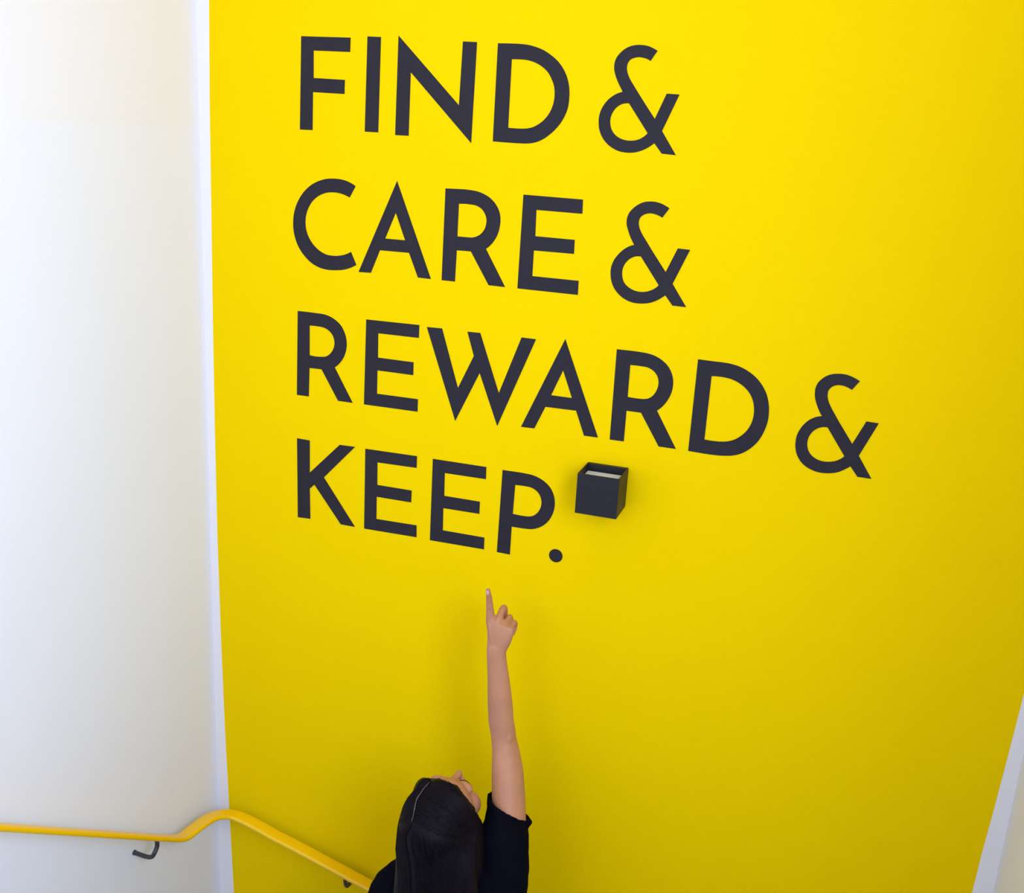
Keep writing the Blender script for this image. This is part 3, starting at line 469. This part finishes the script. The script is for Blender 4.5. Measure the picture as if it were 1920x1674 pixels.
tube(bm, [(.545, -.385, 1.25, .070, .075), (.552, -.380, 1.34, .068, .072), (.5585, -.370, 1.42, .0600, .064), (.5530, -.352, 1.475, .0560, .060)], up=(0, -1, 0), n=28)
# sleeve as stacked rings: the hem plane is oblique, higher on the inner side
def sring(c, a, b, ra, rb, wob=0.0, ph=0.0, pull=0.0):
    out = []
    for j in range(40):
        t = 2 * math.pi * j / 40
        q = 1 + wob * math.sin(3 * t + ph) + wob * .6 * math.sin(5 * t + 2 * ph)
        q += pull * math.exp(-((t if t < math.pi else t - 2 * math.pi) / .32) ** 2)
        out.append(V(c) + V(a) * (ra * q * math.cos(t)) + V(b) * (rb * q * math.sin(t)))
    return out
ax = V((.95, -.10, -.35)).normalized(); bx = V((.05, -.95, .36)); bx = (bx - ax * bx.dot(ax)).normalized()
rg = [sring((.5595, -.372, 1.415), (1, 0, 0), (0, -1, 0), .050, .055),
      sring((.5545, -.352, 1.455), V((.99, 0, -.1)).normalized(), (0, -1, 0), .0535, .058, .02, 0),
      sring((.5505, -.337, 1.484), V((.97, 0, -.22)).normalized(), bx, .0510, .055, .03, 1),
      sring((.5480, -.327, 1.505), ax, bx, .0510, .056, .015, 2, .05),
      sring((.5470, -.324, 1.511), ax, bx, .0525, .058, .015, 2, .10),
      sring((.5450, -.317, 1.531), ax, bx, .0530, .057, .02, 2, .34),
      sring((.5448, -.3165, 1.5325), ax, bx, .0512, .055, .02, 2, .34),
      sring((.5450, -.318, 1.528), ax, bx, .0465, .052, .015, 2, .14),
      sring((.5480, -.328, 1.503), ax, bx, .0420, .043, 0, 0)]
ring_loft(bm, rg)
from mathutils import noise as mn
def folds(co):
    w = 1.0 if co.z < 1.53 else 0.4
    return w * (0.0045 * (mn.noise(V((co.x * 16, co.y * 16, co.z * 9))) ) + 0.002 * mn.noise(co * 45))
tee = remesh('t_shirt', bm, M_TEE, None, 0.0032, 2, folds); adopt(tee, person)

# ---- trousers and shoes
bm = bmesh.new()
tube(bm, [(.43, -.375, .99, .142, .104), (.43, -.375, .94, .160, .112), (.43, -.375, .86, .168, .114), (.43, -.375, .80, .160, .108)], up=(0, -1, 0), n=36, round_end=(False, True))
for s in (-1, 1):
    hx = .43 + s * .083
    tube(bm, [(hx, -.375, .86, .086, .102), (hx, -.372, .74, .084, .094), (hx, -.365, .58, .070, .077), (hx, -.362, .46, .058, .064), (hx, -.367, .34, .056, .062), (hx, -.378, .20, .047, .051), (hx, -.385, .10, .044, .048)], up=(0, -1, 0), n=28, round_end=(True, False))
tr = remesh('trousers', bm, M_JEAN, None, 0.005, 2, lambda c: .003 * mn.noise(c * 22)); adopt(tr, person)
for s in (-1, 1):
    hx = .43 + s * .086; bm = bmesh.new()
    tube(bm, [(hx, -.425, .060, .034, .040), (hx, -.37, .066, .038, .050), (hx + s * .004, -.29, .052, .042, .034), (hx + s * .006, -.225, .042, .036, .022)], up=(0, 0, 1), n=24)
    sh = remesh('shoe', bm, M_SHOE, None, 0.004, 2); adopt(sh, person)
    for v in sh.data.vertices: v.co.z = max(v.co.z, .018)
    bm = bmesh.new(); rr = []
    for z, g in ((0.0, -.002), (.006, 0), (.020, 0)):
        rr.append([V((hx + s * .003 + (.040 + g) * math.cos(t) * (1 + .08 * math.sin(t)), -.33 + (.132 + g) * math.sin(t), z)) for t in [2 * math.pi * j / 32 for j in range(32)]])
    ring_loft(bm, rr); so = from_bm('sole', bm, M_SOLE); so.parent = sh; so.matrix_parent_inverse = Matrix.Identity(4)

# ---- hair: a cap over the skull and a long fall down the back, with strands laid along it
bm = bmesh.new()
ball(bm, (0, -.009, .004), (.086, .096, .097), HM)
cut = [f for f in bm.faces]
fall = [(.410, -.430, 1.560, .064, .045), (.416, -.445, 1.530, .080, .062), (.428, -.462, 1.495, .090, .064), (.438, -.478, 1.455, .094, .054), (.445, -.490, 1.400, .098, .044), (.447, -.500, 1.33, .100, .032), (.445, -.502, 1.22, .095, .025), (.442, -.498, 1.12, .085, .018), (.440, -.496, 1.06, .070, .010)]
tube(bm, fall, up=(0, -1, 0), n=36, round_end=(True, True))
for s, ex in ((1, .515), (-1, .368)):      # side locks hanging from the temples behind the ears
    tube(bm, [(*hp(s * .056, .018, .034), .010, .020), (*hp(s * .075, .004, .004), .012, .026), (*hp(s * .082, -.012, -.025), .013, .034), (ex, -.445, 1.455, .020, .040), (ex - s * .006, -.462, 1.41, .020, .036), (ex - s * .012, -.48, 1.34, .020, .028)], up=(0, -1, 0), n=20)
tube(bm, [(*hp(-.040, .055, .055), .010, .016), (*hp(-.062, .060, .020), .010, .018), (*hp(-.076, .040, -.015), .010, .020), (*hp(-.082, .005, -.040), .012, .024), (.366, -.44, 1.45, .018, .030)], up=(0, -1, 0), n=16)
hair = remesh('hair', bm, M_HAIR, None, 0.0032, 9)
me = hair.data; b2 = bmesh.new(); b2.from_mesh(me); inv = HM.inverted()
kill = []
for v in b2.verts:
    q = inv @ v.co
    if q.y > .079 - .75 * max(0.0, q.x - .022) and q.x > -.045 and v.co.z > 1.44: kill.append(v)
    elif q.x > 0 and q.y > .034 and q.z < .010 and v.co.z > 1.44: kill.append(v)
bmesh.ops.delete(b2, geom=kill, context='VERTS')
b2.to_mesh(me); b2.free(); adopt(hair, person)
bvh = BVHTree.FromPolygons([v.co.copy() for v in me.vertices], [tuple(p.vertices) for p in me.polygons])
# parting line across the crown, slightly left of centre
part = [(-.031 - .010 * t + .016 * max(0, t - .6) + .0015 * math.sin(9 * t), .078 - .105 * t) for t in [i / 12 for i in range(13)]]
def on_hair(p, lift=0.0):
    h = bvh.find_nearest(p)
    return h[0] + h[1] * lift, h[1]
bm = bmesh.new(); pr = []
for i, (x, y) in enumerate(part):
    z = .004 + .097 * math.sqrt(max(0.0, 1 - (x / .086) ** 2 - ((y + .009) / .096) ** 2))
    c, n_ = on_hair(hp(x, y, z), .0022); w = .0014 * math.sin(math.pi * (i + .6) / 13.2) ** .5 * (1 + .3 * math.sin(i * 2.3))
    pr.append((c, w))
vs = []
for c, w in pr: vs.append([bm.verts.new(c - Rr * w), bm.verts.new(c + U * .0008), bm.verts.new(c + Rr * w)])
for a, b in zip(vs, vs[1:]):
    for i in range(2): bm.faces.new((a[i], a[i + 1], b[i + 1], b[i]))
adopt(from_bm('hair_parting', bm, M_PART, None, True), person)['label'] = 'pale parting line'
# strands
bm = bmesh.new()
def strand(pts, r):
    n = 3; rings = []
    for i, p in enumerate(pts):
        t = (pts[min(i + 1, len(pts) - 1)] - pts[max(i - 1, 0)]).normalized()
        w = t.cross(V((.3, -.9, .3))).normalized(); d = w.cross(t)
        k = r * (1 - .75 * (i / (len(pts) - 1)) ** 2)
        rings.append([p + w * k * math.cos(2.094 * j) + d * k * math.sin(2.094 * j) for j in range(n)])
    ring_loft(bm, rings)
for s, count in ((1, 800), (-1, 420)):
    for i in range(count):
        crown = random.random() < .4
        u = 1.0 if crown else random.random()
        q_ = u * 12; k = min(int(q_), 11); f_ = q_ - k
        x0 = part[k][0] * (1 - f_) + part[k + 1][0] * f_; y0 = part[k][1] * (1 - f_) + part[k + 1][1] * f_ + random.uniform(-.003, .003)
        side = random.random() if crown else random.uniform(.30 + .45 * (1 - u), 1.0)
        zt = .004 + .097 * math.sqrt(max(0.0, 1 - (x0 / .086) ** 2 - ((y0 + .009) / .096) ** 2))
        edge = .084 if s > 0 else -.084
        xm = x0 + (edge - x0) * (.05 + .70 * side); xb = x0 + (edge - x0) * (.10 + .88 * side)
        a = hp(x0 + s * .0006, y0, zt)
        mid = hp(xm, y0 * .6 - .022 * u, .090 - .030 * side)
        back = hp(xb, -.060 + .030 * side + .3 * max(0, y0), .050 - .050 * side)
        fx = .440 + (xb + .0) * 1.08 + random.uniform(-.004, .004)
        zend = random.uniform(1.06, 1.22)
        ctrl = [tuple(a), tuple(mid), tuple(back), (fx, -.53, 1.45), (fx + .002, -.55, 1.34), (.44 + (fx - .44) * .9, -.54, zend)]
        lift = random.uniform(.0001, .0012); pts = []
        for q in smooth_path(ctrl, 5):
            c, n_ = on_hair(V(q), lift); pts.append(c)
        # relax the snapped path
        for _ in range(3): pts = [pts[0]] + [(pts[m - 1] + pts[m] * 2 + pts[m + 1]) / 4 for m in range(1, len(pts) - 1)] + [pts[-1]]
        pts = [on_hair(p, lift + .0006)[0] for p in pts]
        strand(pts, random.uniform(.0005, .0011))
st_ = from_bm('hair_strands', bm, M_HAIR, None, True); st_.parent = hair; st_.matrix_parent_inverse = Matrix.Identity(4); tag(st_, kind='stuff')
